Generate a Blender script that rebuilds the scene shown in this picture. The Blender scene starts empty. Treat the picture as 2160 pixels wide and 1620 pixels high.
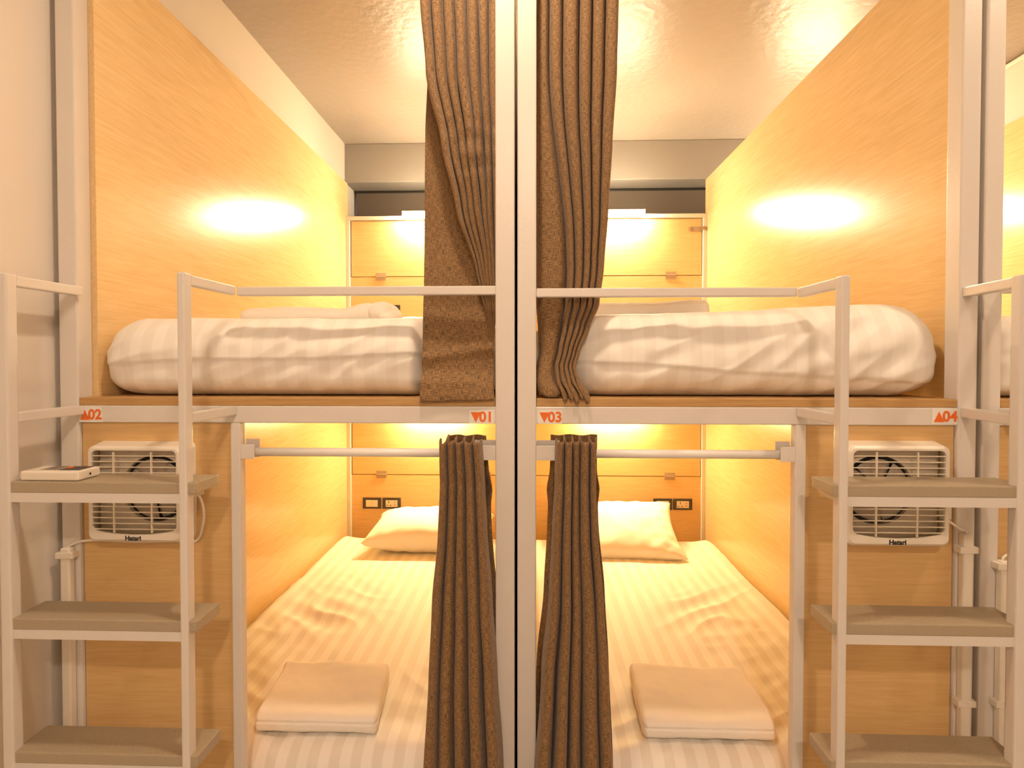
import bpy, bmesh, math, random
from mathutils import Vector, Matrix, noise
random.seed(7)
sc = bpy.context.scene
COL = sc.collection
PI = math.pi

# ------------------------------------------------------------------ materials
def new_mat(name):
    m = bpy.data.materials.new(name); m.use_nodes = True
    nt = m.node_tree
    return m, nt, nt.nodes['Principled BSDF']

def plain(name, col, rough=.5, metal=0., spec=.5, bump=0., bscale=60., coat=0., var=0., bdist=.004):
    m, nt, b = new_mat(name)
    b.inputs['Base Color'].default_value = (*col, 1)
    b.inputs['Roughness'].default_value = rough
    b.inputs['Metallic'].default_value = metal
    b.inputs['Specular IOR Level'].default_value = spec
    b.inputs['Coat Weight'].default_value = coat
    tc = nt.nodes.new('ShaderNodeTexCoord')
    n = nt.nodes.new('ShaderNodeTexNoise'); n.inputs['Scale'].default_value = bscale; n.inputs['Detail'].default_value = 4
    nt.links.new(tc.outputs['Object'], n.inputs['Vector'])
    if var:
        r = nt.nodes.new('ShaderNodeValToRGB')
        r.color_ramp.elements[0].position = .3; r.color_ramp.elements[1].position = .7
        r.color_ramp.elements[0].color = (*[c*(1-var) for c in col], 1)
        r.color_ramp.elements[1].color = (*[min(1, c*(1+var)) for c in col], 1)
        nt.links.new(n.outputs['Fac'], r.inputs['Fac']); nt.links.new(r.outputs['Color'], b.inputs['Base Color'])
    if bump:
        bp = nt.nodes.new('ShaderNodeBump'); bp.inputs['Strength'].default_value = bump; bp.inputs['Distance'].default_value = bdist
        nt.links.new(n.outputs['Fac'], bp.inputs['Height']); nt.links.new(bp.outputs['Normal'], b.inputs['Normal'])
    return m

def emit(name, col, s):
    m, nt, b = new_mat(name)
    b.inputs['Base Color'].default_value = (*col, 1)
    b.inputs['Emission Color'].default_value = (*col, 1)
    b.inputs['Emission Strength'].default_value = s
    return m

def wood(name, axis, c0, c1, rough=.3):
    m, nt, b = new_mat(name)
    tc = nt.nodes.new('ShaderNodeTexCoord')
    mp = nt.nodes.new('ShaderNodeMapping')
    s = [13., 13., 13.]; s['xyz'.index(axis)] = 1.1
    mp.inputs['Scale'].default_value = s
    nt.links.new(tc.outputs['Object'], mp.inputs['Vector'])
    n1 = nt.nodes.new('ShaderNodeTexNoise'); n1.inputs['Scale'].default_value = 1.0; n1.inputs['Detail'].default_value = 8
    n1.inputs['Roughness'].default_value = .62; n1.inputs['Distortion'].default_value = .6
    nt.links.new(mp.outputs['Vector'], n1.inputs['Vector'])
    mp2 = nt.nodes.new('ShaderNodeMapping')
    s2 = [150., 150., 150.]; s2['xyz'.index(axis)] = 7.
    mp2.inputs['Scale'].default_value = s2
    nt.links.new(tc.outputs['Object'], mp2.inputs['Vector'])
    n2 = nt.nodes.new('ShaderNodeTexNoise'); n2.inputs['Scale'].default_value = 1.; n2.inputs['Detail'].default_value = 3
    nt.links.new(mp2.outputs['Vector'], n2.inputs['Vector'])
    # cathedral figure: contour lines of a slow noise
    mu = nt.nodes.new('ShaderNodeMath'); mu.operation = 'MULTIPLY'; mu.inputs[1].default_value = 9.
    nt.links.new(n1.outputs['Fac'], mu.inputs[0])
    fr = nt.nodes.new('ShaderNodeMath'); fr.operation = 'PINGPONG'; fr.inputs[1].default_value = .5
    nt.links.new(mu.outputs[0], fr.inputs[0])
    a = nt.nodes.new('ShaderNodeMath'); a.operation = 'MULTIPLY'; a.inputs[1].default_value = .30
    nt.links.new(fr.outputs[0], a.inputs[0])
    a2 = nt.nodes.new('ShaderNodeMath'); a2.operation = 'MULTIPLY_ADD'; a2.inputs[1].default_value = .75
    nt.links.new(n2.outputs['Fac'], a2.inputs[0]); nt.links.new(a.outputs[0], a2.inputs[2])
    r = nt.nodes.new('ShaderNodeValToRGB')
    r.color_ramp.elements[0].position = .22; r.color_ramp.elements[1].position = .66
    r.color_ramp.elements[0].color = (*c0, 1); r.color_ramp.elements[1].color = (*c1, 1)
    nt.links.new(a2.outputs[0], r.inputs['Fac']); nt.links.new(r.outputs['Color'], b.inputs['Base Color'])
    b.inputs['Roughness'].default_value = rough
    bp = nt.nodes.new('ShaderNodeBump'); bp.inputs['Strength'].default_value = .04; bp.inputs['Distance'].default_value = .002
    nt.links.new(n2.outputs['Fac'], bp.inputs['Height']); nt.links.new(bp.outputs['Normal'], b.inputs['Normal'])
    return m

def fabric(name, dark, light):
    m, nt, b = new_mat(name)
    tc = nt.nodes.new('ShaderNodeTexCoord')
    outs = []
    for sx, sy in ((760., 60.), (60., 700.)):
        mp = nt.nodes.new('ShaderNodeMapping'); mp.inputs['Scale'].default_value = (sx, sy, 1)
        nt.links.new(tc.outputs['UV'], mp.inputs['Vector'])
        n = nt.nodes.new('ShaderNodeTexNoise'); n.inputs['Scale'].default_value = 1.; n.inputs['Detail'].default_value = 2
        nt.links.new(mp.outputs['Vector'], n.inputs['Vector']); outs.append(n)
    ad = nt.nodes.new('ShaderNodeMath'); ad.operation = 'ADD'
    nt.links.new(outs[0].outputs['Fac'], ad.inputs[0]); nt.links.new(outs[1].outputs['Fac'], ad.inputs[1])
    hf = nt.nodes.new('ShaderNodeMath'); hf.operation = 'MULTIPLY'; hf.inputs[1].default_value = .5
    nt.links.new(ad.outputs[0], hf.inputs[0])
    r = nt.nodes.new('ShaderNodeValToRGB')
    r.color_ramp.elements[0].position = .36; r.color_ramp.elements[1].position = .65
    r.color_ramp.elements[0].color = (*dark, 1); r.color_ramp.elements[1].color = (*light, 1)
    nt.links.new(hf.outputs[0], r.inputs['Fac']); nt.links.new(r.outputs['Color'], b.inputs['Base Color'])
    b.inputs['Roughness'].default_value = .75; b.inputs['Sheen Weight'].default_value = .15
    bp = nt.nodes.new('ShaderNodeBump'); bp.inputs['Strength'].default_value = .5; bp.inputs['Distance'].default_value = .0015
    nt.links.new(hf.outputs[0], bp.inputs['Height']); nt.links.new(bp.outputs['Normal'], b.inputs['Normal'])
    return m

def sheet(name, period=.06, b=(.79, .755, .69)):
    B = b
    m, nt, b = new_mat(name)
    tc = nt.nodes.new('ShaderNodeTexCoord')
    sp = nt.nodes.new('ShaderNodeSeparateXYZ'); nt.links.new(tc.outputs['Object'], sp.inputs[0])
    mu = nt.nodes.new('ShaderNodeMath'); mu.operation = 'MULTIPLY'; mu.inputs[1].default_value = 2*PI/period
    nt.links.new(sp.outputs['X'], mu.inputs[0])
    sn = nt.nodes.new('ShaderNodeMath'); sn.operation = 'SINE'; nt.links.new(mu.outputs[0], sn.inputs[0])
    r = nt.nodes.new('ShaderNodeMapRange'); r.inputs['From Min'].default_value = -.12; r.inputs['From Max'].default_value = .12
    nt.links.new(sn.outputs[0], r.inputs['Value'])
    mx = nt.nodes.new('ShaderNodeMix'); mx.data_type = 'RGBA'
    mx.inputs['A'].default_value = (.88, .86, .82, 1); mx.inputs['B'].default_value = (*B, 1)
    nt.links.new(r.outputs['Result'], mx.inputs['Factor']); nt.links.new(mx.outputs['Result'], b.inputs['Base Color'])
    b.inputs['Roughness'].default_value = .6; b.inputs['Sheen Weight'].default_value = .1
    return m

def towel_mat(name, col):
    m = plain(name, col, .95, bump=.35, bscale=420., spec=.1)
    m.node_tree.nodes['Principled BSDF'].inputs['Sheen Weight'].default_value = .25
    return m

M = {}
M['steel'] = plain('white_paint_on_steel', (.71, .67, .63), .32, bump=.10, bscale=90.)
W0, W1 = (.69, .475, .225), (.79, .58, .31)
M['wood_y'] = wood('maple_laminate_lengthwise', 'y', W0, W1, .225)
M['wood_x'] = wood('maple_laminate_crosswise', 'x', (.62, .395, .16), (.72, .485, .225), .38)
M['rod'] = plain('white_rod_paint', (.86, .84, .82), .3)
M['deck'] = wood('raw_plywood_edge', 'x', (.43, .24, .085), (.54, .33, .13), .5)
M['curtain'] = fabric('brown_woven_curtain', (.036, .017, .006), (.42, .235, .09))
M['sheet'] = sheet('white_satin_stripe')
M['sheet_low_sheen'] = sheet('white_satin_painted_low_sheen', b=(.835, .81, .76))  # same striped cloth; its weaker sheen up here is put into the stripe colour
M['pillow'] = plain('white_cotton', (.88, .86, .82), .7, bump=.1, bscale=300.)
M['towel'] = towel_mat('white_terry', (.90, .87, .81))
M['plastic'] = plain('ivory_plastic', (.80, .74, .64), .35)
M['grille'] = plain('cream_plastic', (.82, .74, .60), .4)
M['fanback'] = plain('grey_plastic', (.66, .58, .47), .45)
M['blade'] = plain('smoked_plastic', (.44, .37, .30), .35)
M['black'] = plain('black_plastic', (.018, .016, .015), .35)
M['plate'] = plain('dark_bronze_plastic', (.040, .030, .022), .3)
M['insert'] = plain('beige_switch_plastic', (.72, .60, .44), .35)
M['dark'] = plain('dark_slot', (.01, .01, .01), .6)
M['hinge'] = plain('brass_plated_steel', (.40, .30, .20), .4, metal=.4)
M['tread'] = plain('grey_speckled_tread', (.40, .335, .235), .36, bump=.15, bscale=500., var=.16)
M['wall'] = plain('white_wall_paint', (.78, .73, .67), .55, bump=.15, bscale=35.)
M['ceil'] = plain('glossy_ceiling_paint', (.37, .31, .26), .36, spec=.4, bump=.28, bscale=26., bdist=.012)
M['beam'] = plain('grey_beam_paint', (.30, .265, .24), .5, bump=.2, bscale=30.)
M['blind'] = plain('dark_blind_cloth', (.12, .092, .075), .8, bump=.3, bscale=400.)
M['floor'] = plain('grey_floor_tile', (.42, .36, .30), .4, bump=.05, bscale=10., var=.08)
M['label_white'] = plain('white_vinyl', (.82, .80, .78), .4)
M['orange'] = plain('orange_print', (.80, .16, .015), .5)
M['grey_print'] = plain('grey_print', (.22, .19, .16), .5)
M['lamp'] = emit('warm_lamp_diffuser', (1., .82, .52), 360.)
M['lamp_low'] = emit('warm_lamp_diffuser_lower', (1., .80, .40), 260.)
M['down'] = emit('warm_downlight', (1., .74, .50), 520.)
M['down_far'] = emit('warm_downlight_corridor', (1., .78, .59), 570.)
M['down_side'] = emit('warm_downlight_side', (1., .74, .50), 430.)
mg, ntg, bg = new_mat('window_glass')
bg.inputs['Transmission Weight'].default_value = 1.; bg.inputs['Roughness'].default_value = 0.; bg.inputs['IOR'].default_value = 1.1
M['glass'] = mg

# ------------------------------------------------------------------ object helpers
ORG = {}
def thing(name, label, cat, loc, group=None):
    o = bpy.data.objects.new(name, None); COL.objects.link(o)
    o.empty_display_size = .05
    o.location = loc; ORG[o.name] = Vector(loc)
    o['label'] = label; o['category'] = cat
    if group: o['group'] = group
    return o

def put(name, bm, mat, parent=None, smooth=False, label=None, cat=None, group=None, kind=None, base=None):
    """link a bmesh (in world coordinates) as ONE object; children share their thing's origin"""
    me = bpy.data.meshes.new(name)
    bmesh.ops.recalc_face_normals(bm, faces=bm.faces[:])
    bm.to_mesh(me); bm.free()
    o = bpy.data.objects.new(name, me); COL.objects.link(o)
    if parent is not None:
        org = ORG[parent.name]; o.parent = parent
    else:
        org = Vector(base) if base else Vector((0, 0, 0)); o.location = org
    ORG[o.name] = org
    me.transform(Matrix.Translation(-org))
    for mm in (mat if isinstance(mat, (list, tuple)) else [mat]): me.materials.append(M[mm])
    if smooth:
        for p in me.polygons: p.use_smooth = True
    if label: o['label'] = label
    if cat: o['category'] = cat
    if group: o['group'] = group
    if kind: o['kind'] = kind
    return o

def text(name, body, size, loc, mat, parent, extrude=.0003, bold=0., label=None):
    cu = bpy.data.curves.new(name, 'FONT'); cu.body = body; cu.size = size
    cu.extrude = extrude; cu.offset = bold; cu.align_x = 'CENTER'; cu.align_y = 'CENTER'
    o = bpy.data.objects.new(name, cu); COL.objects.link(o)
    o.parent = parent; o.location = Vector(loc) - ORG[parent.name]; o.rotation_euler = (PI/2, 0, 0)
    me = bpy.data.meshes.new_from_object(o); me.name = name
    n = bpy.data.objects.new('letters', me); COL.objects.link(n)
    n.parent = parent; n.location = o.location; n.rotation_euler = o.rotation_euler
    bpy.data.objects.remove(o); n.name = name; o = n
    me.materials.clear(); me.materials.append(M[mat])
    if label: o['label'] = label
    return o

def box(bm, x0, x1, y0, y1, z0, z1, bev=0., seg=2):
    r = bmesh.ops.create_cube(bm, size=1.)
    vs = r['verts']
    for v in vs:
        v.co = Vector((x0+(v.co.x+.5)*(x1-x0), y0+(v.co.y+.5)*(y1-y0), z0+(v.co.z+.5)*(z1-z0)))
    if bev:
        es = list({e for v in vs for e in v.link_edges})
        bmesh.ops.bevel(bm, geom=es, offset=bev, segments=seg, profile=.6, affect='EDGES', clamp_overlap=True)
    return bm

def bx(*a, **k): return box(bmesh.new(), *a, **k)

def cyl(bm, p0, p1, r, seg=20, r2=None):
    p0, p1 = Vector(p0), Vector(p1); d = p1-p0
    q = d.to_track_quat('Z', 'Y').to_matrix().to_4x4()
    bmesh.ops.create_cone(bm, cap_ends=True, segments=seg, radius1=r, radius2=r if r2 is None else r2, depth=d.length,
                          matrix=Matrix.Translation((p0+p1)/2) @ q)
    return bm

def tube(bm, pts, r, seg=10):
    pts = [Vector(p) for p in pts]
    # Catmull-Rom refine
    P = []
    for i in range(len(pts)-1):
        a, b, c, d = pts[max(i-1, 0)], pts[i], pts[i+1], pts[min(i+2, len(pts)-1)]
        for k in range(6):
            t = k/6
            P.append(.5*((2*b)+(c-a)*t+(2*a-5*b+4*c-d)*t*t+(3*b-a-3*c+d)*t**3))
    P.append(pts[-1])
    rings = []
    for i, p in enumerate(P):
        t = (P[min(i+1, len(P)-1)]-P[max(i-1, 0)]).normalized()
        n = t.orthogonal().normalized() if i == 0 else (n - t*n.dot(t)).normalized()
        bi = t.cross(n)
        rings.append([bm.verts.new(p+r*(math.cos(2*PI*k/seg)*n+math.sin(2*PI*k/seg)*bi)) for k in range(seg)])
    for a, b in zip(rings, rings[1:]):
        for k in range(seg):
            bm.faces.new((a[k], a[(k+1) % seg], b[(k+1) % seg], b[k]))
    bm.faces.new(rings[0]); bm.faces.new(rings[-1])
    return bm

def sstep(a, b, x):
    t = max(0., min(1., (x-a)/(b-a))); return t*t*(3-2*t)

def lerp_tab(tab, x):
    """smooth interpolation in a table of (x, value) with ascending x"""
    if x <= tab[0][0]: return tab[0][1]
    for (a, va), (b, vb) in zip(tab, tab[1:]):
        if x <= b:
            t = (x-a)/(b-a); t = t*t*(3-2*t)*.5+t*.5
            return va+(vb-va)*t
    return tab[-1][1]

def soft_box(x0, x1, y0, y1, z0, z1, rx, ry, rt, rb, n, disp=None, squash=None):
    """upholstered box: rounded with different radii, then displaced by disp(p, normal)"""
    bm = bmesh.new()
    nx, ny, nz = n
    idx = {}
    c = Vector(((x0+x1)/2, (y0+y1)/2, (z0+z1)/2)); h = Vector(((x1-x0)/2, (y1-y0)/2, (z1-z0)/2))
    def V(i, j, k):
        key = (i, j, k)
        if key in idx: return idx[key]
        p = Vector((-h.x+2*h.x*i/nx, -h.y+2*h.y*j/ny, -h.z+2*h.z*k/nz))
        rz = rt if p.z > 0 else rb
        R = (rx, ry, rz)
        q = Vector([max(-(h[a]-R[a]), min(h[a]-R[a], p[a])) for a in range(3)])
        d = Vector([(p[a]-q[a])/R[a] for a in range(3)])
        if d.length > 1e-9:
            dn = d.normalized()
            w = Vector([q[a]+R[a]*dn[a] for a in range(3)])
            nr = Vector([dn[a]/R[a] for a in range(3)]).normalized()
        else:
            w, nr = p, Vector((0, 0, 1))
        w = c+w
        if squash: w = squash(w)
        if disp: w = w+nr*disp(w, nr)
        v = bm.verts.new(w); idx[key] = v
        return v
    def quad(a, b, cc, d): bm.faces.new((a, b, cc, d))
    for i in range(nx):
        for j in range(ny):
            for k in (0, nz): quad(V(i, j, k), V(i+1, j, k), V(i+1, j+1, k), V(i, j+1, k))
    for i in range(nx):
        for k in range(nz):
            for j in (0, ny): quad(V(i, j, k), V(i+1, j, k), V(i+1, j, k+1), V(i, j, k+1))
    for j in range(ny):
        for k in range(nz):
            for i in (0, nx): quad(V(i, j, k), V(i, j+1, k), V(i, j+1, k+1), V(i, j, k+1))
    return bm

N = noise.noise
def ridge(x, y, z): return 1-abs(N(Vector((x, y, z))))*2

# ------------------------------------------------------------------ the room
XL, XR, YF, YB, ZC = -1.225, 2.40, -3.3, 2.50, 3.03
put('floor', bx(XL-.1, XR+.1, YF-.1, YB+.1, -.1, 0), 'floor', kind='structure')
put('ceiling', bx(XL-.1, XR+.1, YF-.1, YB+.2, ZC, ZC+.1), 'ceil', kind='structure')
put('wall_left', bx(XL-.1, XL, YF, YB+.1, 0, ZC), 'wall', kind='structure')
put('wall_right', bx(XR, XR+.1, YF, YB+.1, 0, ZC), 'wall', kind='structure')
put('wall_front', bx(XL-.1, XR+.1, YF-.1, YF, 0, ZC), 'wall', kind='structure')
put('wall_back', bx(XL-.1, XR+.1, YB, YB+.1, 0, 2.18), 'wall', kind='structure')
put('trim_1', bx(XL, XR, 2.33, YB+.1, 2.768, ZC, bev=.006), 'beam', kind='structure')       # the beam over the window
bm = bmesh.new()
for z0, z1 in ((2.18, 2.215), (2.735, 2.768)): box(bm, XL, XR, 2.56, 2.60, z0, z1)
for x in (XL, .57, XR-.04): box(bm, x, x+.04, 2.56, 2.60, 2.215, 2.735)
w = put('window_1', bm, 'steel', kind='structure')
put('pane', bx(XL+.03, XR-.03, 2.577, 2.583, 2.21, 2.74), 'glass', w)
bl = thing('roller_blind', 'dark brown window blind below the grey beam behind the upper bunks', 'blind', (.57, 2.52, 2.2))
put('blind_cloth', bx(XL+.022, XR-.012, 2.515, 2.519, 2.19, 2.748), 'blind', bl)
put('dark_gap_strip', bx(XL+.012, XR-.008, 2.512, 2.545, 2.748, 2.764, bev=.003), 'black', bl)  # added black strip standing in for the shaded gap above the cloth
put('bottom_bar', bx(XL+.022, XR-.012, 2.51, 2.524, 2.183, 2.20, bev=.002), 'black', bl)
pp = thing('ceiling_pipe', 'thin white pipe running along the ceiling corner at the far right', 'pipe', (2.378, 1., 2.98))
put('pipe', cyl(bmesh.new(), (2.382, -3.2, 3.006), (2.382, 2.32, 3.006), .011), 'plastic', pp, smooth=True)
for y in (-2.4, -1.2, 0., 1.75): put('pipe_clip', bx(2.366, 2.40, y-.01, y+.01, 2.99, 3.03, bev=.002), 'plastic', pp)

# ------------------------------------------------------------------ bunk beds
DZ = 1.462           # upper deck top
def bunk(name, label, x_out0, x_out1, x_in0, x_in1, side, rail, stub, px_out, px_in, hasp):
    """side=-1: ladder and front panel at the left; +1: at the right.  x_* are post extents."""
    xo = (x_out0+x_out1)/2; xi = (x_in0+x_in1)/2
    t = thing(name, label, 'bunk bed', ((xo+xi)/2, 1.05, 0))
    put('post', bx(x_out0, x_out1, 0, .05, 0, ZC-.002, bev=.004), 'steel', t)
    put('post', bx(x_in0, x_in1, 0, .05, 0, ZC-.002, bev=.004), 'steel', t)
    a, b = sorted((x_out1 if side < 0 else x_out0, x_in0 if side < 0 else x_in1))
    put('front_beam', bx(a-.001, b+.001, .001, .046, 1.396, 1.441, bev=.003), 'steel', t)
    put('deck', bx(a+.001, b-.001, .002, 2.10, 1.441, DZ, bev=.002), 'deck', t, label='bare plywood deck edge')
    ra, rb = sorted((rail, x_in0 if side < 0 else x_in1))
    put('guard_rail', bx(ra, rb+.001 if side < 0 else rb, .0, .022, rail_z-.023, rail_z, bev=.003), 'steel', t)
    put('support_post', bx(stub[0], stub[1], .0, .027, 0, 1.396, bev=.003), 'steel', t)
    # wooden panels
    for p0, p1 in (px_out, px_in):
        put('side_panel', bx(p0, p1, .05, 2.128, .02, 2.697, bev=.001), 'wood_y', t)
    f0, f1 = sorted((x_out1 if side < 0 else x_out0, stub[0] if side < 0 else stub[1]))
    put('front_panel', bx(f0+.002, f1-.002, .010, .028, .02, 1.395, bev=.001), 'wood_x', t)
    ia, ib = sorted((px_out[1] if side < 0 else px_out[0], px_in[0] if side < 0 else px_in[1]))
    # back: steel frame, fixed panels and the two locker hatches
    bm = bmesh.new()
    box(bm, ia, ib, 2.09, 2.128, 2.452, 2.477, bev=.003)
    for s0, s1 in ((ia, ia+.024), (ib-.024, ib)): box(bm, s0, s1, 2.09, 2.128, .02, 2.452, bev=.003)
    put('back_frame', bm, 'steel', t)
    bm = bmesh.new()
    box(bm, ia+.024, ib-.024, 2.108, 2.122, 1.463, 2.092)
    box(bm, ia+.024, ib-.024, 2.108, 2.122, .02, .822)
    box(bm, ia+.024, ib-.024, 2.124, 2.134, .02, 2.45)
    bp = put('back_panel', bm, 'wood_x', t)
    put('lower_deck', bx(ia, ib, .06, 2.09, .245, .265), 'deck', t)
    mid = (ia+ib)/2
    for z0, z1 in ((2.096, 2.449), (.826, 1.30)):
        put('hatch', bx(ia+.030, ib-.028, 2.107, 2.121, z0, z1, bev=.001), 'wood_x', bp)
        for dx in (-.335, .335):
            bm = bmesh.new()
            zc = z0-.002
            box(bm, mid+dx-.033, mid+dx+.033, 2.104, 2.107, zc+.004, zc+.024, bev=.001)
            box(bm, mid+dx-.033, mid+dx+.033, 2.104, 2.107, zc-.024, zc-.004, bev=.001)
            cyl(bm, (mid+dx-.033, 2.103, zc), (mid+dx+.033, 2.103, zc), .004, 10)
            put('hinge', bm, 'hinge', bp, label='small brassy butt hinge')
    if hasp:
        bm = bmesh.new()
        box(bm, ib-.098, ib-.030, 2.102, 2.106, 2.368, 2.398, bev=.0015)
        cyl(bm, (ib-.098, 2.106, 2.383), (ib-.098, 2.102, 2.383), .015, 16)
        box(bm, ib-.034, ib-.006, 2.082, 2.090, 2.372, 2.380, bev=.001)
        box(bm, ib-.034, ib-.006, 2.082, 2.090, 2.386, 2.394, bev=.001)
        cyl(bm, (ib-.03, 2.09, 2.383), (ib-.03, 2.078, 2.383), .006, 10)
        put('hasp', bm, 'hinge', bp, label='small brassy hasp and catch')
    # flat steel brackets that hold the lower curtain rod
    s = -side
    e0 = stub[1] if side < 0 else stub[0]
    e1 = x_in0 if side < 0 else x_in1
    for e, sg, L in ((e0, s, .036), (e1, -s, .062)):
        bm = bmesh.new()
        p, q = sorted((e, e+sg*L))
        box(bm, p, q, .000, .004, 1.302, 1.340, bev=.001)
        box(bm, p, q, .030, .034, 1.302, 1.350, bev=.001)
        box(bm, *(sorted((e, e+sg*.004))), .003, .031, 1.304, 1.338)
        put('rod_bracket', bm, 'steel', t)
    return t

rail_z = 1.751
BL = bunk('bunk_bed', 'maple and white steel bunk bed left of the two centre posts', -1.205, -1.155, -.054, -.0045, -1, -.728,
          (-.748, -.722), (-1.158, -1.14), (-.030, -.012), False)
rail_z = 1.744
BR = bunk('bunk_bed', 'maple and white steel bunk bed right of the two centre posts', 1.106, 1.152, .0025, .051, 1, .708,
          (.706, .733), (1.14, 1.158), (.012, .030), True)
rail_z = 1.751
BN = bunk('bunk_bed', 'partly seen maple bunk bed at the far right edge', 1.166, 1.210, 2.318, 2.366, -1, 1.642,
          (1.622, 1.648), (1.216, 1.234), (2.335, 2.353), False)

# ------------------------------------------------------------------ ladders
def ladder(label, sl, sr, tl, tr, yf, tz, top, ypost=0.0, hold=None):
    cx = (sl[0]+sr[1])/2
    t = thing('ladder', label, 'ladder', (cx, yf, 0))
    for s in (sl, sr):
        put('stile', bx(s[0], s[1], yf, yf+.027, 0, top, bev=.004), 'steel', t)
        for z in (top-.003, 1.441):
            put('strut', bx(s[0]+.0005, s[1]-.0005, yf+.026, ypost, z-.024, z, bev=.003), 'steel', t)
    for z in tz:
        o = put('tread', bx(tl, tr, yf+.004, yf+.098, z-.026, z, bev=.003), 'tread', t, label='grey speckled tread')
        bm = bmesh.new()
        ia, ib = sl[1], sr[0]
        box(bm, ia-.002, ib+.002, yf+.0045, yf+.009, z-.047, z-.0255)
        for e in (ia, ib-.004):
            box(bm, e, e+.004, yf+.006, yf+.096, z-.047, z-.026)
        box(bm, ia, ib, yf+.006, yf+.03, z-.029, z-.026)
        put('tread_support', bm, 'steel', t)
    return t
ladder('white steel ladder with grey treads at left, handheld device on its top tread', (-1.163, -1.138), (-.748, -.730), -1.146, -.713, -.215,
       (1.286, .974, .667, .36), 1.756)
def ladder_r():
    t = thing('ladder', 'white steel ladder with grey treads at right, its top tread empty', 'ladder', (.9, -.2, 0))
    yf = -.2
    for s in ((.707, .726), (1.084, 1.110)):
        put('stile', bx(s[0], s[1], yf, yf+.027, 0, 1.744, bev=.004), 'steel', t)
        for z in (1.742, 1.441):
            a, b = s[0]+.0005, s[1]-.0005
            bm = bx(a, b, yf+.026, 0., z-.024, z, bev=.003)
            if s[0] > 1:    # this strut splays outwards to meet the post
                for v in bm.verts: v.co.x += .028*(v.co.y-yf)/.2
            put('strut', bm, 'steel', t)
    for z in (1.288, .985, .679, .37):
        put('tread', bx(.696, 1.116, yf+.004, yf+.098, z-.026, z, bev=.003), 'tread', t, label='grey speckled tread')
        bm = bmesh.new()
        box(bm, .724, 1.086, yf+.0045, yf+.009, z-.047, z-.0255)
        for e in (.726, 1.080): box(bm, e, e+.004, yf+.006, yf+.096, z-.047, z-.026)
        box(bm, .726, 1.084, yf+.006, yf+.03, z-.029, z-.026)
        put('tread_support', bm, 'steel', t)
ladder_r()
ladder('white steel ladder cut off by the right edge, only its two struts showing', (1.205, 1.230), (1.622, 1.640), 1.224, 1.657, -.215,
       (1.286, .974, .667, .36), 1.752, ypost=.0)

# ------------------------------------------------------------------ number stickers
def sticker(label, x0, x1, z0, z1, up, num, flip=False):
    t = thing('number_sticker', label, 'sticker', ((x0+x1)/2, -.0005, z0))
    put('backing', bx(x0, x1, -.0006, .0008, z0, z1), 'label_white', t)
    if num is None: return t
    zc = (z0+z1)/2; tx = x0+.0165
    bm = bmesh.new()
    w, h = .0128, .0132
    pts = [(-w, -h), (w, -h), (0, h)] if up else [(-w, h), (w, h), (0, -h)]
    f = [bm.verts.new((tx+a, -.0012, zc+b-.001)) for a, b in pts]; g = [bm.verts.new((tx+a, -.0006, zc+b-.001)) for a, b in pts]
    bm.faces.new(f); bm.faces.new(g[::-1])
    for i in range(3): bm.faces.new((f[i], f[(i+1) % 3], g[(i+1) % 3], g[i]))
    put('triangle', bm, 'orange', t)
    text('digits', num, .0365, (x0+.0435, -.0009, zc-.001), 'orange', t, .0003, .0011)
    return t
sticker('white sticker with orange up triangle and 02 at the left end of the left beam', -1.1535, -1.092, 1.397, 1.437, True, '02')
sticker('white sticker with orange down triangle and 01 beside the left centre post', -.121, -.0575, 1.397, 1.431, False, '01')
sticker('white sticker with orange down triangle and 03 beside the right centre post', .0555, .117, 1.397, 1.431, False, '03')
sticker('white sticker with orange up triangle and 04 at the right end of the right beam', 1.043, 1.105, 1.399, 1.439, True, '04')
sticker('blank edge of a white sticker half hidden by a strut at the far right', 1.222, 1.28, 1.397, 1.425, True, None)

# ------------------------------------------------------------------ curtain rods
def rod(label, x0, x1, y, z, r):
    t = thing('curtain_rod', label, 'curtain rod', ((x0+x1)/2, y, z))
    put('tube', cyl(bmesh.new(), (x0, y, z), (x1, y, z), r), 'rod', t, smooth=False)
    for p in t.children: 
        for f in p.data.polygons: f.use_smooth = abs(f.normal.x) < .5
    for e in (x0, x1): put('end_collar', cyl(bmesh.new(), (e-.004, y, z), (e+.004, y, z), r+.004), 'steel', t)
    return t
rod('white curtain rod across the lower left bunk opening', -.712, -.06, .017, 1.318, .0115)
rod('white curtain rod across the lower right bunk opening', .06, .697, .017, 1.318, .0115)
rod('curtain rod above the upper left bunk', -1.145, -.062, .028, 2.86, .0115)
rod('curtain rod above the upper right bunk', .058, 1.098, .028, 2.86, .0115)

# ------------------------------------------------------------------ curtains
def curtain_mesh(nu, nv, fx, width, zs):
    """fx(s,t) -> (x,y,z); builds a sheet with UVs in metres of cloth"""
    bm = bmesh.new(); uv = bm.loops.layers.uv.new('UVMap')
    g = [[bm.verts.new(fx(i/nu, j/nv)) for j in range(nv+1)] for i in range(nu+1)]
    for i in range(nu):
        for j in range(nv):
            f = bm.faces.new((g[i][j], g[i+1][j], g[i+1][j+1], g[i][j+1]))
            for l, (a, b) in zip(f.loops, ((i, j), (i+1, j), (i+1, j+1), (i, j+1))):
                l[uv].uv = (a/nu*width, b/nv*zs)
    return bm

def pleat_table(n, seed, lo=.75, hi=1.3):
    rr = random.Random(seed)
    w = [rr.uniform(lo, hi) for _ in range(n)]; s = sum(w); acc = [0]
    for a in w: acc.append(acc[-1]+a/s)
    return acc, [rr.uniform(.8, 1.2) for _ in range(n)]

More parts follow.
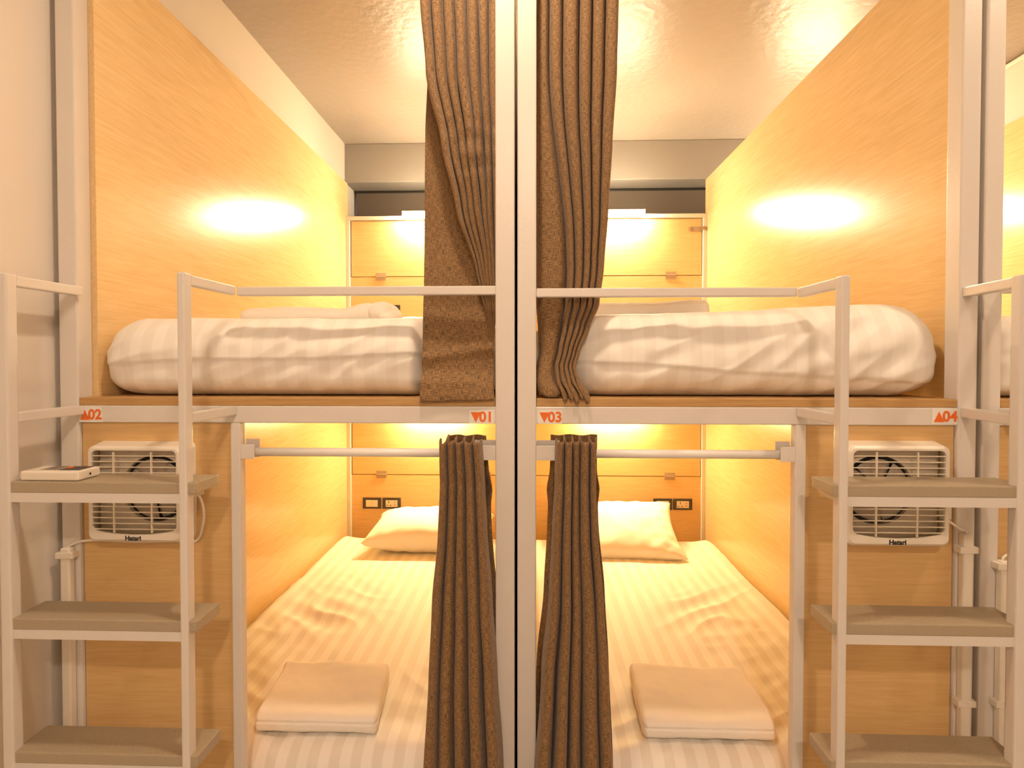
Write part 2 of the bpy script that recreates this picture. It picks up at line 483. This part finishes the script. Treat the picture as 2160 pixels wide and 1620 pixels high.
def pleat(acc, amps, s):
    """returns (warped position 0..1, phase, amplitude factor)"""
    n = len(amps)
    k = min(n-1, int(s*n)); u = s*n-k
    return acc[k]+(acc[k+1]-acc[k])*u, u*2*PI, amps[k], acc[k+1]-acc[k]

def finish_curtain(o):
    md = o.modifiers.new('thickness', 'SOLIDIFY'); md.thickness = .0022; md.offset = 0
    for p in o.data.polygons: p.use_smooth = True

def px(u): return (u-1090)/796.
def pz(v): return 2.507-v/800.5

# upper left: seven pleats converge to the post, a flat flap opens below them
TU = thing('curtain', 'tall brown curtain of the upper left bunk with a flat hem flap', 'curtain', (-.15, .05, DZ), 'brown bunk curtains')
accA, ampA = pleat_table(7, 3, .85, 1.2)
ztop, zhem = 2.90, 1.457
xlA = [(pz(850), px(893)), (pz(700), px(891.5)), (pz(450), px(890)), (pz(260), px(892)), (pz(155), px(897)), (pz(100), px(894)), (pz(0), px(886)), (2.9, px(868))]
plA = [(pz(860), px(1046)), (pz(760), px(1040)), (pz(680), px(1031)), (pz(600), px(1010)), (pz(570), px(1003)), (pz(440), px(962)), (pz(306), px(934)), (pz(158), px(899)), (pz(0), px(888)), (2.9, px(870))]
xrA = [(pz(855), px(1046)), (pz(740), px(1040)), (pz(690), px(1043)), (pz(640), px(1049)), (pz(500), px(1052)), (2.9, px(1052))]
zend = lambda k: pz(735)+.02*math.sin(k*2.1)
def fA(s, t):
    z = ztop+(pz(742)-ztop)*t
    l, r = lerp_tab(plA, z), lerp_tab(xrA, z)
    p, ph, am, wk = pleat(accA, ampA, s)
    W = r-l; c = W*wk/(2*PI)
    x = l+W*p-c*1.08*math.sin(ph)
    A = min(.036, max(.004, W*.28))*am
    wob = .002*N(Vector((x*9, 1.3, z*3)))
    y = .055 + A*(2*((1+math.cos(ph))/2)**1.9-1) + wob - .012*sstep(1.9, 1.5, z)
    if 2.05 < z < 2.2: y += .006*N(Vector((x*30, 7, z*26)))
    return (x+.003*N(Vector((s*12, 3, z*5))), y, z)
o = put('pleats', curtain_mesh(7*26, 150, fA, 1.0, 1.4), 'curtain', TU); finish_curtain(o)
def fB(s, t):
    z = pz(95)+(zhem-pz(95))*t
    l, r = lerp_tab(xlA, z), lerp_tab(plA, z)
    r = max(r+.012*sstep(1.5, 1.7, z), l+.004)
    x = l+(r-l)*s
    low = sstep(1.95, 1.50, z)
    y = .082 - .050*low*(1-.2*s) - .043*sstep(1.56, 1.465, z)
    y += .004*low*N(Vector((x*14, z*9, 2.)))+.011*low*math.sin(z*34+x*9)*N(Vector((x*6, z*7, 5.)))
    y -= .009*math.exp(-((z-(1.565+.03*s))/.016)**2)*low
    y -= .008*math.exp(-((z-1.505)/.014)**2)*low
    y += .006*math.exp(-((z-1.53)/.012)**2)*low
    zz = z-.006*sstep(1.52, 1.45, z)*(1-s)
    return (x, y, zz)
o = put('flap', curtain_mesh(60, 170, fB, .20, 1.0), 'curtain', TU); finish_curtain(o)

# upper right: six pleats, waist above the deck, flared hem
TR = thing('curtain', 'tall brown curtain of the upper right bunk, pinched in above a flared hem', 'curtain', (.15, .05, DZ), 'brown bunk curtains')
accB, ampB = pleat_table(6, 11, .7, 1.35)
xlB = [(pz(858), px(1141)), (pz(830), px(1134)), (pz(800), px(1129)), (pz(770), px(1132)), (pz(740), px(1139)), (pz(700), px(1136)), (pz(640), px(1132)), (2.3, px(1131)), (2.9, px(1131))]
xrB = [(pz(858), px(1246)), (pz(840), px(1239)), (pz(810), px(1222)), (pz(770), px(1213)), (pz(740), px(1222)), (pz(690), px(1243)), (pz(640), px(1264)), (pz(560), px(1274)), (pz(440), px(1283)), (pz(300), px(1291)), (pz(150), px(1300)), (pz(0), px(1303)), (2.9, px(1306))]
def fC(s, t):
    z = ztop+(1.453-ztop)*t
    l, r = lerp_tab(xlB, z), lerp_tab(xrB, z)
    p, ph, am, wk = pleat(accB, ampB, s)
    W = r-l
    # first pleat opens out towards the bottom
    op = sstep(2.35, 1.75, z); a1 = accB[1]; b1 = .46
    pw = p*b1/a1 if p < a1 else b1+(p-a1)*(1-b1)/(1-a1)
    wk = wk+(wk*(b1/a1 if s < 1/6 else (1-b1)/(1-a1))-wk)*op
    p = p+(pw-p)*op
    c = W*wk/(2*PI)
    x = l+W*p-c*1.0*math.sin(ph)
    A = .026*am*(1-.25*sstep(1.6, 1.5, z))
    y = .058 + A*(2*((1+math.cos(ph))/2)**1.6-1) - .040*sstep(1.60, 1.45, z) - .006*sstep(1.75, 1.6, z)
    y += .004*N(Vector((x*9, 4.3, z*3.5)))
    y += .006*sstep(1.85, 1.5, z)*N(Vector((s*7, 9.1, z*9)))
    return (x, y, z+(.004*math.sin(s*19)+.016*sstep(-.012, .004, y))*sstep(1.52, 1.455, z))
o = put('cloth', curtain_mesh(6*28, 190, fC, 1.0, 1.45), 'curtain', TR); finish_curtain(o)

# lower pair, tied up on the rods and flaring towards the floor
def low_curtain(label, xl, xr, seed, mir, ztopc):
    t = thing('curtain', label, 'curtain', ((xl[0][1]+xr[0][1])/2, .01, 0), 'brown bunk curtains')
    acc, amp = pleat_table(5, seed, .8, 1.2)
    def f(s, tt):
        z = ztopc+(.03-ztopc)*tt
        l, r = lerp_tab(xl, z), lerp_tab(xr, z)
        p, ph, am, wk = pleat(acc, amp, s)
        W = r-l; c = W*wk/(2*PI)
        x = l+W*p-c*.95*math.sin(ph)
        A = (.027+.016*sstep(1.2, .4, z))*am
        cin = math.exp(-((z-1.257)/.012)**2)
        A *= 1-.12*cin
        y = -.034 - .008*sstep(1.2, .4, z) + A*(2*((1+math.cos(ph))/2)**1.5-1) + .003*N(Vector((x*12, seed, z*3)))
        y -= .012*sstep(1.1, .3, z)
        x += .004*N(Vector((s*9, seed+3, z*4)))*sstep(1.25, .9, z); x = .035+(x-.035)*.968
        zz = z + (.006*N(Vector((s*14, 2, seed))) + (.010*sstep(-.2, .8, math.cos(ph))*sstep(0, .06, s)*sstep(1, .94, s)))*sstep(1.325, 1.36, z)
        return (x, y, zz)
    o = put('cloth', curtain_mesh(5*30, 150, f, .85, 1.33), 'curtain', t); finish_curtain(o)
    # back layer of the gathered cloth, seen past the edge of the pleats
    def fb(s, tt):
        z = ztopc+.004+(.03-ztopc)*tt
        l, r = lerp_tab(xl, z), lerp_tab(xr, z)
        W = r-l
        l2, r2 = (l+.02, r+.012) if mir < 0 else (l-.012, r+.006)
        bul = .012*math.exp(-((z-1.22)/.035)**2)*math.sin(PI*min(1, max(0, s)))+.007*math.exp(-((z-1.22)/.03)**2)
        x = l2+(r2-l2)*s + (bul if (mir < 0 or s > .5) else -bul)
        y = .046+.012*math.sin(s*PI*4+seed)+.004*N(Vector((x*10, z*4, seed)))
        return (x, y, z)
    o = put('back_layer', curtain_mesh(60, 90, fb, .3, 1.33), 'curtain', t); finish_curtain(o)
    return t
def qx(u): return (u-1089)/817.5
def qz(v): return 2.473-v/819.
low_curtain('short brown curtain bunched on the lower left rod beside the centre post',
    [(0, qx(880)), (qz(1620), qx(891)), (qz(1400), qx(899)), (qz(1250), qx(908)), (qz(1100), qx(921)), (qz(1010), qx(926)), (1.37, qx(925))],
    [(0, qx(1090)), (qz(1620), qx(1060)), (qz(1400), qx(1046)), (qz(1250), qx(1036)), (qz(1100), qx(1025)), (qz(1010), qx(1020)), (1.37, qx(1013))], 5, -1, 1.357)
low_curtain('short brown curtain bunched on the lower right rod beside the centre post',
    [(0, qx(1112)), (qz(1620), qx(1128)), (qz(1400), qx(1143)), (qz(1250), qx(1158)), (qz(1100), qx(1166)), (qz(1010), qx(1171)), (1.37, qx(1173))],
    [(0, qx(1318)), (qz(1620), qx(1294)), (qz(1400), qx(1284)), (qz(1250), qx(1275)), (qz(1100), qx(1261)), (qz(1010), qx(1257)), (1.37, qx(1258))], 9, 1, 1.359)

# ------------------------------------------------------------------ mattresses
def cloth_disp(seed, front_amp, top_amp, seam=None, top_extra=None):
    def d(p, n):
        a = 0.
        fr = max(0., -n.y); tp = max(0., n.z)
        if fr > .05:
            u = p.x*.86+p.z*.62; v = -p.x*.5+p.z*.86
            a += fr*front_amp*(.75*N(Vector((u*3.2, v*13, seed)))+.55*(ridge(u*4.5+9, v*17, seed+2)-.6)+.18*N(Vector((p.x*26, p.z*24, seed+5))))
            lx = abs(n.x)
            if seam:
                z = lerp_tab(seam, p.x); a += fr*.007*sstep(z-.004, z+.003, p.z)
        if abs(n.x) > .15:
            a += abs(n.x)*.006*ridge(p.y*9, p.z*14+p.y*6, seed+1)
        if tp > .05:
            a += tp*top_amp*(N(Vector((p.x*3, p.y*2.2, seed+3)))*.9+.25*N(Vector((p.x*14, p.y*9, seed+4))))
            if top_extra: a += tp*top_extra(p)
        return a
    return d

def mattress(label, x0, x1, y0, y1, z0, z1, rx, ry, rt, rb, n, disp, squash=None):
    return put('mattress', soft_box(x0, x1, y0, y1, z0, z1, rx, ry, rt, rb, n, disp, squash), 'sheet' if z0 < 1 else 'sheet_low_sheen', smooth=True,
               label=label, cat='mattress', base=((x0+x1)/2, (y0+y1)/2, z0))
zseam = [(-1.1, 1.55), (-.86, 1.562), (-.55, 1.563), (-.27, 1.578), (0, 1.583)]
def sqL(p):
    q = p.copy(); k = (p.z-DZ)/.215
    if p.y < .3:
        q.y += -.012*math.sin(PI*max(0, min(1, k)))+.045*sstep(-.285, -.245, p.x)
    return q
mattress('white striped mattress on the upper left deck beside number 02', -1.137, -.036, .048, 2.05, DZ+.001, 1.678, .11, .075, .10, .05, (190, 110, 44),
         cloth_disp(1.7, .0115, .004, zseam), sqL)
zs2 = [(.06, 1.56), (.35, 1.548), (.62, 1.525), (.9, 1.512), (1.1, 1.50)]
def sqR(p):
    q = p.copy(); kk = (p.z-DZ)/.215
    if p.y < .3: q.y += -.012*math.sin(PI*max(0, min(1, kk)))+.055*sstep(.27, .10, p.x)
    k = sstep(DZ+.02, 1.68, p.z)
    q.z += k*(.026*sstep(.45, .95, p.x)*sstep(1.25, .98, p.x) + .004)
    return q
mattress('white striped mattress on the upper right deck beside number 04', .034, 1.112, .050, 2.05, DZ+.001, 1.682, .12, .08, .11, .06, (190, 110, 44),
         cloth_disp(6.1, .014, .005, zs2), sqR)
mattress('white mattress glimpsed on the upper deck at the far right edge', 1.238, 2.332, .045, 2.05, DZ+.001, 1.678, .03, .06, .06, .03, (120, 60, 30),
         cloth_disp(3.1, .010, .004, [(1.2, 1.485), (2.4, 1.485)]))
def low_extra(side, seed):
    def f(p):
        a = 0.
        # creases where the sheet is pulled at the open end
        k = sstep(.75, .15, p.y)
        u = p.x*.8+side*p.y*.6; v = p.x*.6*side-p.y*.8
        a += k*.009*(ridge(u*3, v*12, seed)-.5)
        m = math.exp(-(((p.x-side*.86)/.22)**2+((p.y-.95)/.35)**2))
        a += m*.018*(ridge(u*4+3, v*9, seed+1)-.5)
        # the edge rides up against the panel
        e = abs(p.x)
        a += .022*sstep(1.0, 1.13, e)*(.6+.4*N(Vector((p.y*2.5, side, seed))))
        return a
    return f
mattress('white striped mattress of the lower left bunk under a flat pillow', -1.136, -.034, .07, 1.99, .266, .468, .05, .07, .075, .05, (170, 190, 20),
         cloth_disp(8.3, .006, .004, None, low_extra(-1, 4.)))
mattress('white striped mattress of the lower right bunk under a propped pillow', .034, 1.136, .07, 1.99, .266, .468, .05, .07, .075, .05, (170, 190, 20),
         cloth_disp(9.9, .007, .005, None, low_extra(1, 2.)))

# ------------------------------------------------------------------ pillows
def pillow(label, c, w, d, th, rot, seed, pinch=.55):
    bm = bmesh.new(); nu, nv = 64, 44
    grid = {}
    for side in (1, -1):
        for i in range(nu+1):
            for j in range(nv+1):
                u, v = -1+2*i/nu, -1+2*j/nv
                edge = i in (0, nu) or j in (0, nv)
                if edge and side < 0: grid[(side, i, j)] = grid[(1, i, j)]; continue
                hgt = (max(0, 1-abs(u)**2.6)*max(0, 1-abs(v)**2.4))**.46
                # sides draw in between the corners
                x = u*w/2*(1-.06*(1-abs(u)**3)*0-.09*(1-v*v)*abs(u)**4)
                y = v*d/2*(1-.10*(1-u*u)*abs(v)**4)
                z = side*th/2*hgt
                z += side*hgt*.010*(ridge(x*7+seed, y*6+x*3, side)-.5)+side*.007*(abs(u)*abs(v))*hgt*math.sin((x*side-y)*55+seed)
                ce = (abs(u)*abs(v))**3
                z += side*.005*ce*N(Vector((x*40, y*40, seed)))*(0 if edge else 1)
                q = min(1, (1-max(abs(u), abs(v)))*6)
                z += side*.004*q*(1-hgt)*math.sin((u*9 if abs(v) > abs(u) else v*7)*3+seed)
                grid[(side, i, j)] = bm.verts.new((x, y, z))
    for side in (1, -1):
        for i in range(nu):
            for j in range(nv):
                f = [grid[(side, i, j)], grid[(side, i+1, j)], grid[(side, i+1, j+1)], grid[(side, i, j+1)]]
                bm.faces.new(f if side > 0 else f[::-1])
    R = Matrix.Rotation(rot[2], 4, 'Z') @ Matrix.Rotation(rot[0], 4, 'X') @ Matrix.Rotation(rot[1], 4, 'Y')
    bmesh.ops.transform(bm, matrix=Matrix.Translation(c) @ R, verts=bm.verts[:])
    return put('pillow', bm, 'pillow', smooth=True, label=label, cat='pillow', base=c)
pillow('white pillow lying flat at the head of the lower left bunk', (-.545, 1.82, .565), .72, .44, .20, (.10, 0, .0), 1.3)
pillow('white pillow propped against the back panel of the lower right bunk', (.525, 1.81, .575), .74, .48, .16, (.42, -.02, -.03), 4.1)
pillow('white pillow just visible behind the folded towel on the upper left bunk', (-.45, 1.62, 1.735), .70, .44, .13, (.05, 0, 0), 2.2)

# ------------------------------------------------------------------ towels
def folded(label, x0, x1, y0, y1, z0, th, seed, rot=0., layers=3, sq=None):
    c = Vector(((x0+x1)/2, (y0+y1)/2, z0))
    def disp(p, n):
        a = (.010*max(0, n.z)+.003)*N(Vector((p.x*6, p.y*7, seed)))+.0022*N(Vector((p.x*28, p.y*28, p.z*28+seed)))
        side = max(abs(n.x), abs(n.y))*(1-abs(n.z))
        a -= side*.006*max(0, math.cos((p.z-z0)/th*2*PI*layers/2))**6
        return a
    bm = soft_box(x0, x1, y0, y1, z0, z0+th, .014, .032, th*.42, th*.35, (100, 80, 18), disp, sq)
    bmesh.ops.transform(bm, matrix=Matrix.Translation(c) @ Matrix.Rotation(rot, 4, 'Z') @ Matrix.Translation(-c), verts=bm.verts[:])
    return put('folded_towel', bm, 'towel', smooth=True, label=label, cat='towel', base=tuple(c))
def tw(seed, cx, k):
    def f(p):
        q = p.copy(); q.x += k*(p.y-.3)
        return q
    return f
folded('folded white towel at the foot of the lower left bunk', -.79, -.425, .145, .46, .472, .055, 1., 0, 3, tw(1, 0, -.13))
folded('folded white towel at the foot of the lower right bunk', .365, .745, .150, .47, .474, .054, 5., 0, 3, tw(1, 0, .05))
# upper left: a long folded towel whose right end is turned over
def sqT(p):
    q = p.copy()
    q.z += .006*math.sin((p.x+.97)*9)*(1 if p.z > 1.71 else .3)+.022*sstep(-.62, -.52, p.x)*(1 if p.z > 1.70 else .2)
    return q
bm = soft_box(-.965, -.475, .42, .68, 1.684, 1.738, .04, .06, .027, .02, (90, 46, 14), lambda p, n: .003*N(Vector((p.x*8, p.y*8, 2)))+.0015*N(p*45), sqT)
bm2 = soft_box(-.515, -.425, .40, .60, 1.690, 1.762, .045, .06, .036, .03, (26, 40, 20), lambda p, n: .006*N(p*16)+.002*N(p*45),
               lambda p: Vector((p.x+.25*(1.735-p.z)*sstep(-.5, -.43, p.x), p.y, p.z)))
bm3 = soft_box(-.475, -.405, .39, .52, 1.684, 1.728, .033, .05, .022, .018, (22, 30, 14), lambda p, n: .005*N(p*19+Vector((3, 1, 2))))
for b in (bm2, bm3):
    me = bpy.data.meshes.new('tmp'); b.to_mesh(me); b.free(); bm.from_mesh(me); bpy.data.meshes.remove(me)
put('folded_towel', bm, 'towel', smooth=True, label='long folded white towel with a turned over end on the upper left mattress', cat='towel', base=(-.7, .55, 1.684))
def sqU(p):
    q = p.copy()
    q.z += (.010*sstep(.45, .6, p.x)-.016*sstep(.40, .58, p.x)*0)*(1 if p.z > 1.73 else 0)
    return q
bm = soft_box(.16, .672, .52, .82, 1.700, 1.766, .035, .07, .033, .02, (80, 46, 16), lambda p, n: .004*N(Vector((p.x*7, p.y*7, 6)))+.0015*N(p*45)-.004*max(0, -n.y)*max(0, math.cos((p.z-1.70)*150)), sqU)
put('folded_towel', bm, 'towel', smooth=True, label='folded white towel on the upper right mattress beside the curtain', cat='towel', base=(.42, .66, 1.70))

# ------------------------------------------------------------------ exhaust fans
def rrect(w, h, r, n=8, bulge=0.):
    pts = []
    for cx, cz, a0 in ((w/2-r, h/2-r, 0), (-w/2+r, h/2-r, 90), (-w/2+r, -h/2+r, 180), (w/2-r, -h/2+r, 270)):
        for k in range(n+1):
            a = math.radians(a0+90*k/n); pts.append((cx+r*math.cos(a), cz+r*math.sin(a)))
    # subdivide the long bottom edge so it can bow
    out = []
    for i, p in enumerate(pts):
        q = pts[(i+1) % len(pts)]; out.append(p)
        if math.hypot(q[0]-p[0], q[1]-p[1]) > .05:
            for k in range(1, 10): out.append((p[0]+(q[0]-p[0])*k/10, p[1]+(q[1]-p[1])*k/10))
    if bulge:
        out = [(x, z-(bulge*(1-(x/(w/2))**2) if z < -h/2+r*1.01 else 0)) for x, z in out]
    return out

def fan(label, cx, cz, cord, ductx):
    yf, yb = -.042, .010
    t = thing('exhaust_fan', label, 'exhaust fan', (cx, yb, cz-.123))
    outer_b = rrect(.262, .258, .016); outer_f = rrect(.248, .246, .018); inner = rrect(.222, .204, .013, bulge=.013)
    rim = rrect(.236, .234, .016)
    bm = bmesh.new()
    def loop(pts, y, dz=0.): return [bm.verts.new((cx+x, y, cz+z+dz)) for x, z in pts]
    L = [loop(outer_b, yb), loop(outer_f, yf+.006), loop(rim, yf), loop(inner, yf, .010), loop(inner, yf+.008, .010)]
    for a, b in zip(L, L[1:]):
        n = len(a)
        for i in range(n): bm.faces.new((a[i], a[(i+1) % n], b[(i+1) % n], b[i]))
    put('housing', bm, 'plastic', t)
    # back wall of the housing with the round duct opening
    bm = bmesh.new(); rr = .094; dcx, dcz = cx+ductx, cz+.006
    n = 64
    sq = []
    for k in range(n):
        a = 2*PI*k/n; dx, dz = math.cos(a), math.sin(a)
        s = min((cx+(.124 if dx > 0 else -.124)-dcx)/dx if abs(dx) > 1e-6 else 9, (cz+(.122 if dz > 0 else -.122)-dcz)/dz if abs(dz) > 1e-6 else 9)
        sq.append(bm.verts.new((dcx+dx*s, yb-.006, dcz+dz*s)))
    ci = [bm.verts.new((dcx+rr*math.cos(2*PI*k/n), yb-.010, dcz+rr*math.sin(2*PI*k/n))) for k in range(n)]
    ci2 = [bm.verts.new((dcx+(rr-.006)*math.cos(2*PI*k/n), yb-.012, dcz+(rr-.006)*math.sin(2*PI*k/n))) for k in range(n)]
    ci3 = [bm.verts.new((dcx+(rr-.007)*math.cos(2*PI*k/n), yb-.0015, dcz+(rr-.007)*math.sin(2*PI*k/n))) for k in range(n)]
    for a, b in ((sq, ci), (ci, ci2), (ci2, ci3)):
        for k in range(n): bm.faces.new((a[k], a[(k+1) % n], b[(k+1) % n], b[k]))
    put('duct_ring', bm, 'fanback', t)
    put('duct', cyl(bmesh.new(), (dcx, yb-.0005, dcz), (dcx, yb-.002, dcz), rr-.004, 48), 'dark', t)
    bm = bmesh.new(); cyl(bm, (dcx, yb-.003, dcz), (dcx, yb-.020, dcz), .022, 24, .018)
    put('hub', bm, 'blade', t)
    for k in range(5):
        bm = bmesh.new(); a0 = 2*PI*k/5+.3
        prev = None
        for i in range(9):
            r = .018+(.078-.018)*i/8
            wdt = .58+.06*math.sin(i/8*PI)
            row = []
            for j in range(7):
                a = a0+wdt*(j/6-.5)*2+.18*i/8
                row.append(bm.verts.new((dcx+r*math.cos(a), yb-.009-.006*(j/6-.5), dcz+r*math.sin(a))))
            if prev:
                for j in range(6): bm.faces.new((prev[j], prev[j+1], row[j+1], row[j]))
            prev = row
        o = put('blade', bm, 'blade', t, smooth=True)
        md = o.modifiers.new('thickness', 'SOLIDIFY'); md.thickness = .0015
    bm = bmesh.new()
    for k in range(14):
        z = cz+.010+.092-.0145*k-.004
        half = .111
        box(bm, cx-half, cx+half, yf+.002, yf+.006, z-.0011, z+.0011)
    for dx in (-.054, .045):
        box(bm, cx+dx-.0018, cx+dx+.0018, yf+.001, yf+.006, cz-.100, cz+.108)
    put('grille', bm, 'grille', t)
    text('logo', 'Hatari', .0165, (cx-.003, yf-.0002, cz-.1135), 'black', t, .0003, .0007, label='small black maker name')
    # pull cord switch box on the side
    bm = bmesh.new()
    box(bm, cx+.126, cx+.136, -.028, .006, cz-.06, cz+.02, bev=.003)
    put('switch_box', bm, 'plastic', t)
    put('power_cord', tube(bmesh.new(), cord, .0032), 'plastic', t, smooth=True)
    return t
fan('cream square exhaust fan on the panel behind the left ladder', -.978, 1.217,
    [(-.846, -.012, 1.215), (-.826, -.010, 1.205), (-.818, -.006, 1.17), (-.822, -.002, 1.13), (-.842, .003, 1.085), (-.90, .004, 1.083), (-1.0, .003, 1.08), (-1.10, .003, 1.083), (-1.145, -.006, 1.083), (-1.172, -.010, 1.074), (-1.18, -.010, 1.065)], .030)
fan('cream square exhaust fan on the panel behind the right ladder', .938, 1.227,
    [(1.062, -.005, 1.166), (1.085, -.008, 1.155), (1.108, -.010, 1.138), (1.122, -.010, 1.134), (1.124, -.010, 1.12)], -.028)

# ------------------------------------------------------------------ cable conduits
def conduit(label, x0, x1, ztop, clips, cable=None, y0=-.0215):
    t = thing('cable_conduit', label, 'conduit', ((x0+x1)/2, -.01, 0))
    put('trunking', bx(x0, x1, y0, -.0005, 0.002, ztop, bev=.006, seg=3), 'plastic', t)
    for z in clips:
        bm = bmesh.new()
        box(bm, x0-.010, x1+.010, y0-.002, -.0004, z-.004, z+.012, bev=.0015)
        put('clip', bm, 'plastic', t)
    if cable: put('cable', tube(bmesh.new(), cable, .003), 'plastic', t, smooth=True)
    return t
conduit('white cable conduit on the left outer post below the fan', -1.194, -1.168, 1.068, (1.045, ))
conduit('white cable conduit on the post right of the right ladder fan', 1.110, 1.134, 1.128, (1.085, .70))
conduit('white cable conduit on the outer post at the far right edge', 1.202, 1.227, 1.062, (1.045, .70),
        [(1.214, -.010, 1.05), (1.214, -.010, 1.068), (1.235, -.008, 1.08), (1.27, 0., 1.092), (1.32, .005, 1.10)])

# ------------------------------------------------------------------ switches and sockets
def plate(kind, label, x0, z0, flip=False):
    x1, z1, y = x0+.118, z0+.071, 2.108
    t = thing(kind, label, 'light switch' if kind == 'light_switch' else 'power socket', ((x0+x1)/2, y, z0), 'plates on the back panels')
    put('cover_plate', bx(x0, x1, y-.008, y, z0, z1, bev=.002), 'plate', t)
    ix0, ix1, iz0, iz1 = x0+.021, x1-.021, z0+.013, z1-.015
    if kind == 'light_switch':
        mid = (ix0+ix1)/2
        put('rocker', bx(ix0, mid-.0006, y-.011, y-.007, iz0, iz1, bev=.001), 'insert', t)
        put('rocker', bx(mid+.0006, ix1, y-.011, y-.007, iz0, iz1, bev=.001), 'insert', t)
    else:
        put('insert', bx(ix0, ix1, y-.0095, y-.007, iz0, iz1, bev=.0008), 'insert', t)
        sx, szc = ix0+.021, (iz0+iz1)/2
        bm = bmesh.new()
        box(bm, sx-.0022, sx+.0022, y-.0103, y-.009, szc+.003, szc+.017)
        for d in (-.011, .011):
            vs = [bm.verts.new((sx+d+a, yy, szc-.010+b)) for yy in (y-.0103, y-.009) for a, b in ((-.005, -.004), (.005, -.004), (.0 if d > 0 else 0, .005))]
            bm.faces.new(vs[:3]); bm.faces.new(vs[3:])
            for i in range(3): bm.faces.new((vs[i], vs[(i+1) % 3], vs[3+(i+1) % 3], vs[3+i]))
        put('pin_hole', bm, 'dark', t)
        bm = bmesh.new()
        for dz in (-.007, .009): put('usb_port', bx(ix1-.024, ix1-.009, y-.0102, y-.009, szc+dz-.002, szc+dz+.003), 'hinge', t)
    return t
for nm, (xa, xb), z0, pos in (('lower left', (-1.042, -.914), .603, 'above the pillow of the lower left bunk'),
                              ('lower right', (.817, .943), .612, 'above the pillow of the lower right bunk'),
                              ('upper left', (-1.042, -.914), 1.842, 'behind the towel on the upper left bunk'),
                              ('upper right', (.810, .936), 1.852, 'behind the towel on the upper right bunk')):
    plate('light_switch', 'dark framed beige light switch ' + pos, xa, z0)
    plate('power_socket', 'dark framed beige power socket ' + pos, xb, z0)

# ------------------------------------------------------------------ bunk lamps
def lamp(label, x0, x1, z0, z1, mat, y=2.09):
    t = thing('bunk_lamp', label, 'lamp', ((x0+x1)/2, y, z0))
    put('lamp_base', bx(x0+.004, x1-.004, y-.018, y, z0+.002, z1-.002, bev=.002), 'plastic', t)
    put('added_light_cap', bx(x0-.002, x1+.002, y-.056, y-.036, z1, z1+.005, bev=.002), 'plastic', t)  # added cap, placed to cut the light going up to the ceiling
    put('diffuser', bx(x0, x1, y-.055, y-.018, z0, z1, bev=.012, seg=4), mat, t, smooth=False)
    return t
lamp('glowing bunk lamp at the head of the upper left bunk, left of the curtain', -.765, -.385, 2.452, 2.490, 'lamp')
lamp('glowing bunk lamp at the head of the upper right bunk, right of the curtain', .365, .745, 2.450, 2.488, 'lamp')
lamp('glowing bunk lamp under the deck of the lower left bunk', -.765, -.385, 1.225, 1.263, 'lamp_low')
lamp('glowing bunk lamp under the deck of the lower right bunk', .365, .745, 1.225, 1.263, 'lamp_low')
lamp('glowing bunk lamp in the upper bunk beyond the right edge', 1.60, 1.98, 2.452, 2.490, 'lamp')

# ------------------------------------------------------------------ handheld device on the top tread
t = thing('handheld_device', 'flat white handheld device with grey label lying on the left ladder top tread', 'device', (-1.055, -.17, 1.286))
put('body', bx(-1.122, -.985, -.206, -.140, 1.2865, 1.3085, bev=.006, seg=3), 'plastic', t)
put('grey_label', bx(-1.088, -1.052, -.190, -.146, 1.3083, 1.3089), 'grey_print', t)
put('display', bx(-1.046, -.995, -.192, -.146, 1.3083, 1.3090), 'black', t)
put('button', cyl(bmesh.new(), (-1.038, -.165, 1.3086), (-1.038, -.165, 1.3104), .0075, 20), 'orange', t, label='orange button')
put('jack_hole', cyl(bmesh.new(), (-.9855, -.172, 1.297), (-.9845, -.172, 1.297), .0026, 14), 'dark', t)

# ------------------------------------------------------------------ corridor downlights
def down(label, x, y, r, mat):
    t = thing('ceiling_downlight', label, 'ceiling light', (x, y, ZC-.03))
    bm = bmesh.new(); cyl(bm, (x, y, ZC-.028), (x, y, ZC-.001), r+.02, 32, r+.026)
    put('trim_ring', bm, 'plastic', t)
    put('diffuser', cyl(bmesh.new(), (x, y, ZC-.031), (x, y, ZC-.028), r, 32), mat, t)
down('round ceiling downlight just in front of the centre posts', -.12, -.43, .055, 'down')
down('round ceiling downlight in front of the far right posts', 1.72, -.45, .055, 'down_side')
down('round ceiling downlight by the opposite corridor wall', .20, -2.65, .085, 'down_far')

# ------------------------------------------------------------------ world, camera, view
wd = bpy.data.worlds.new('world'); sc.world = wd; wd.use_nodes = True
wb = wd.node_tree.nodes['Background']; wb.inputs['Color'].default_value = (.35, .55, .95, 1); wb.inputs['Strength'].default_value = .8
cd = bpy.data.cameras.new('camera'); cam = bpy.data.objects.new('camera', cd); COL.objects.link(cam)
cam.location = (.035, -1.42, 1.56)
cam.rotation_euler = (math.radians(90-1.04), 0, math.radians(1.863))
cd.sensor_width = 36.; cd.lens = 1168/2160*36; cd.shift_y = -29/2160; cd.clip_start = .05
sc.camera = cam
vs = sc.view_settings
vs.view_transform = 'Standard'; vs.look = 'None'; vs.gamma = 1.; vs.use_curve_mapping = False; vs.exposure = 0.
cy = sc.cycles
cy.use_denoising = True; cy.max_bounces = 10; cy.diffuse_bounces = 6; cy.glossy_bounces = 4
cy.sample_clamp_indirect = 8.; cy.blur_glossy = .5
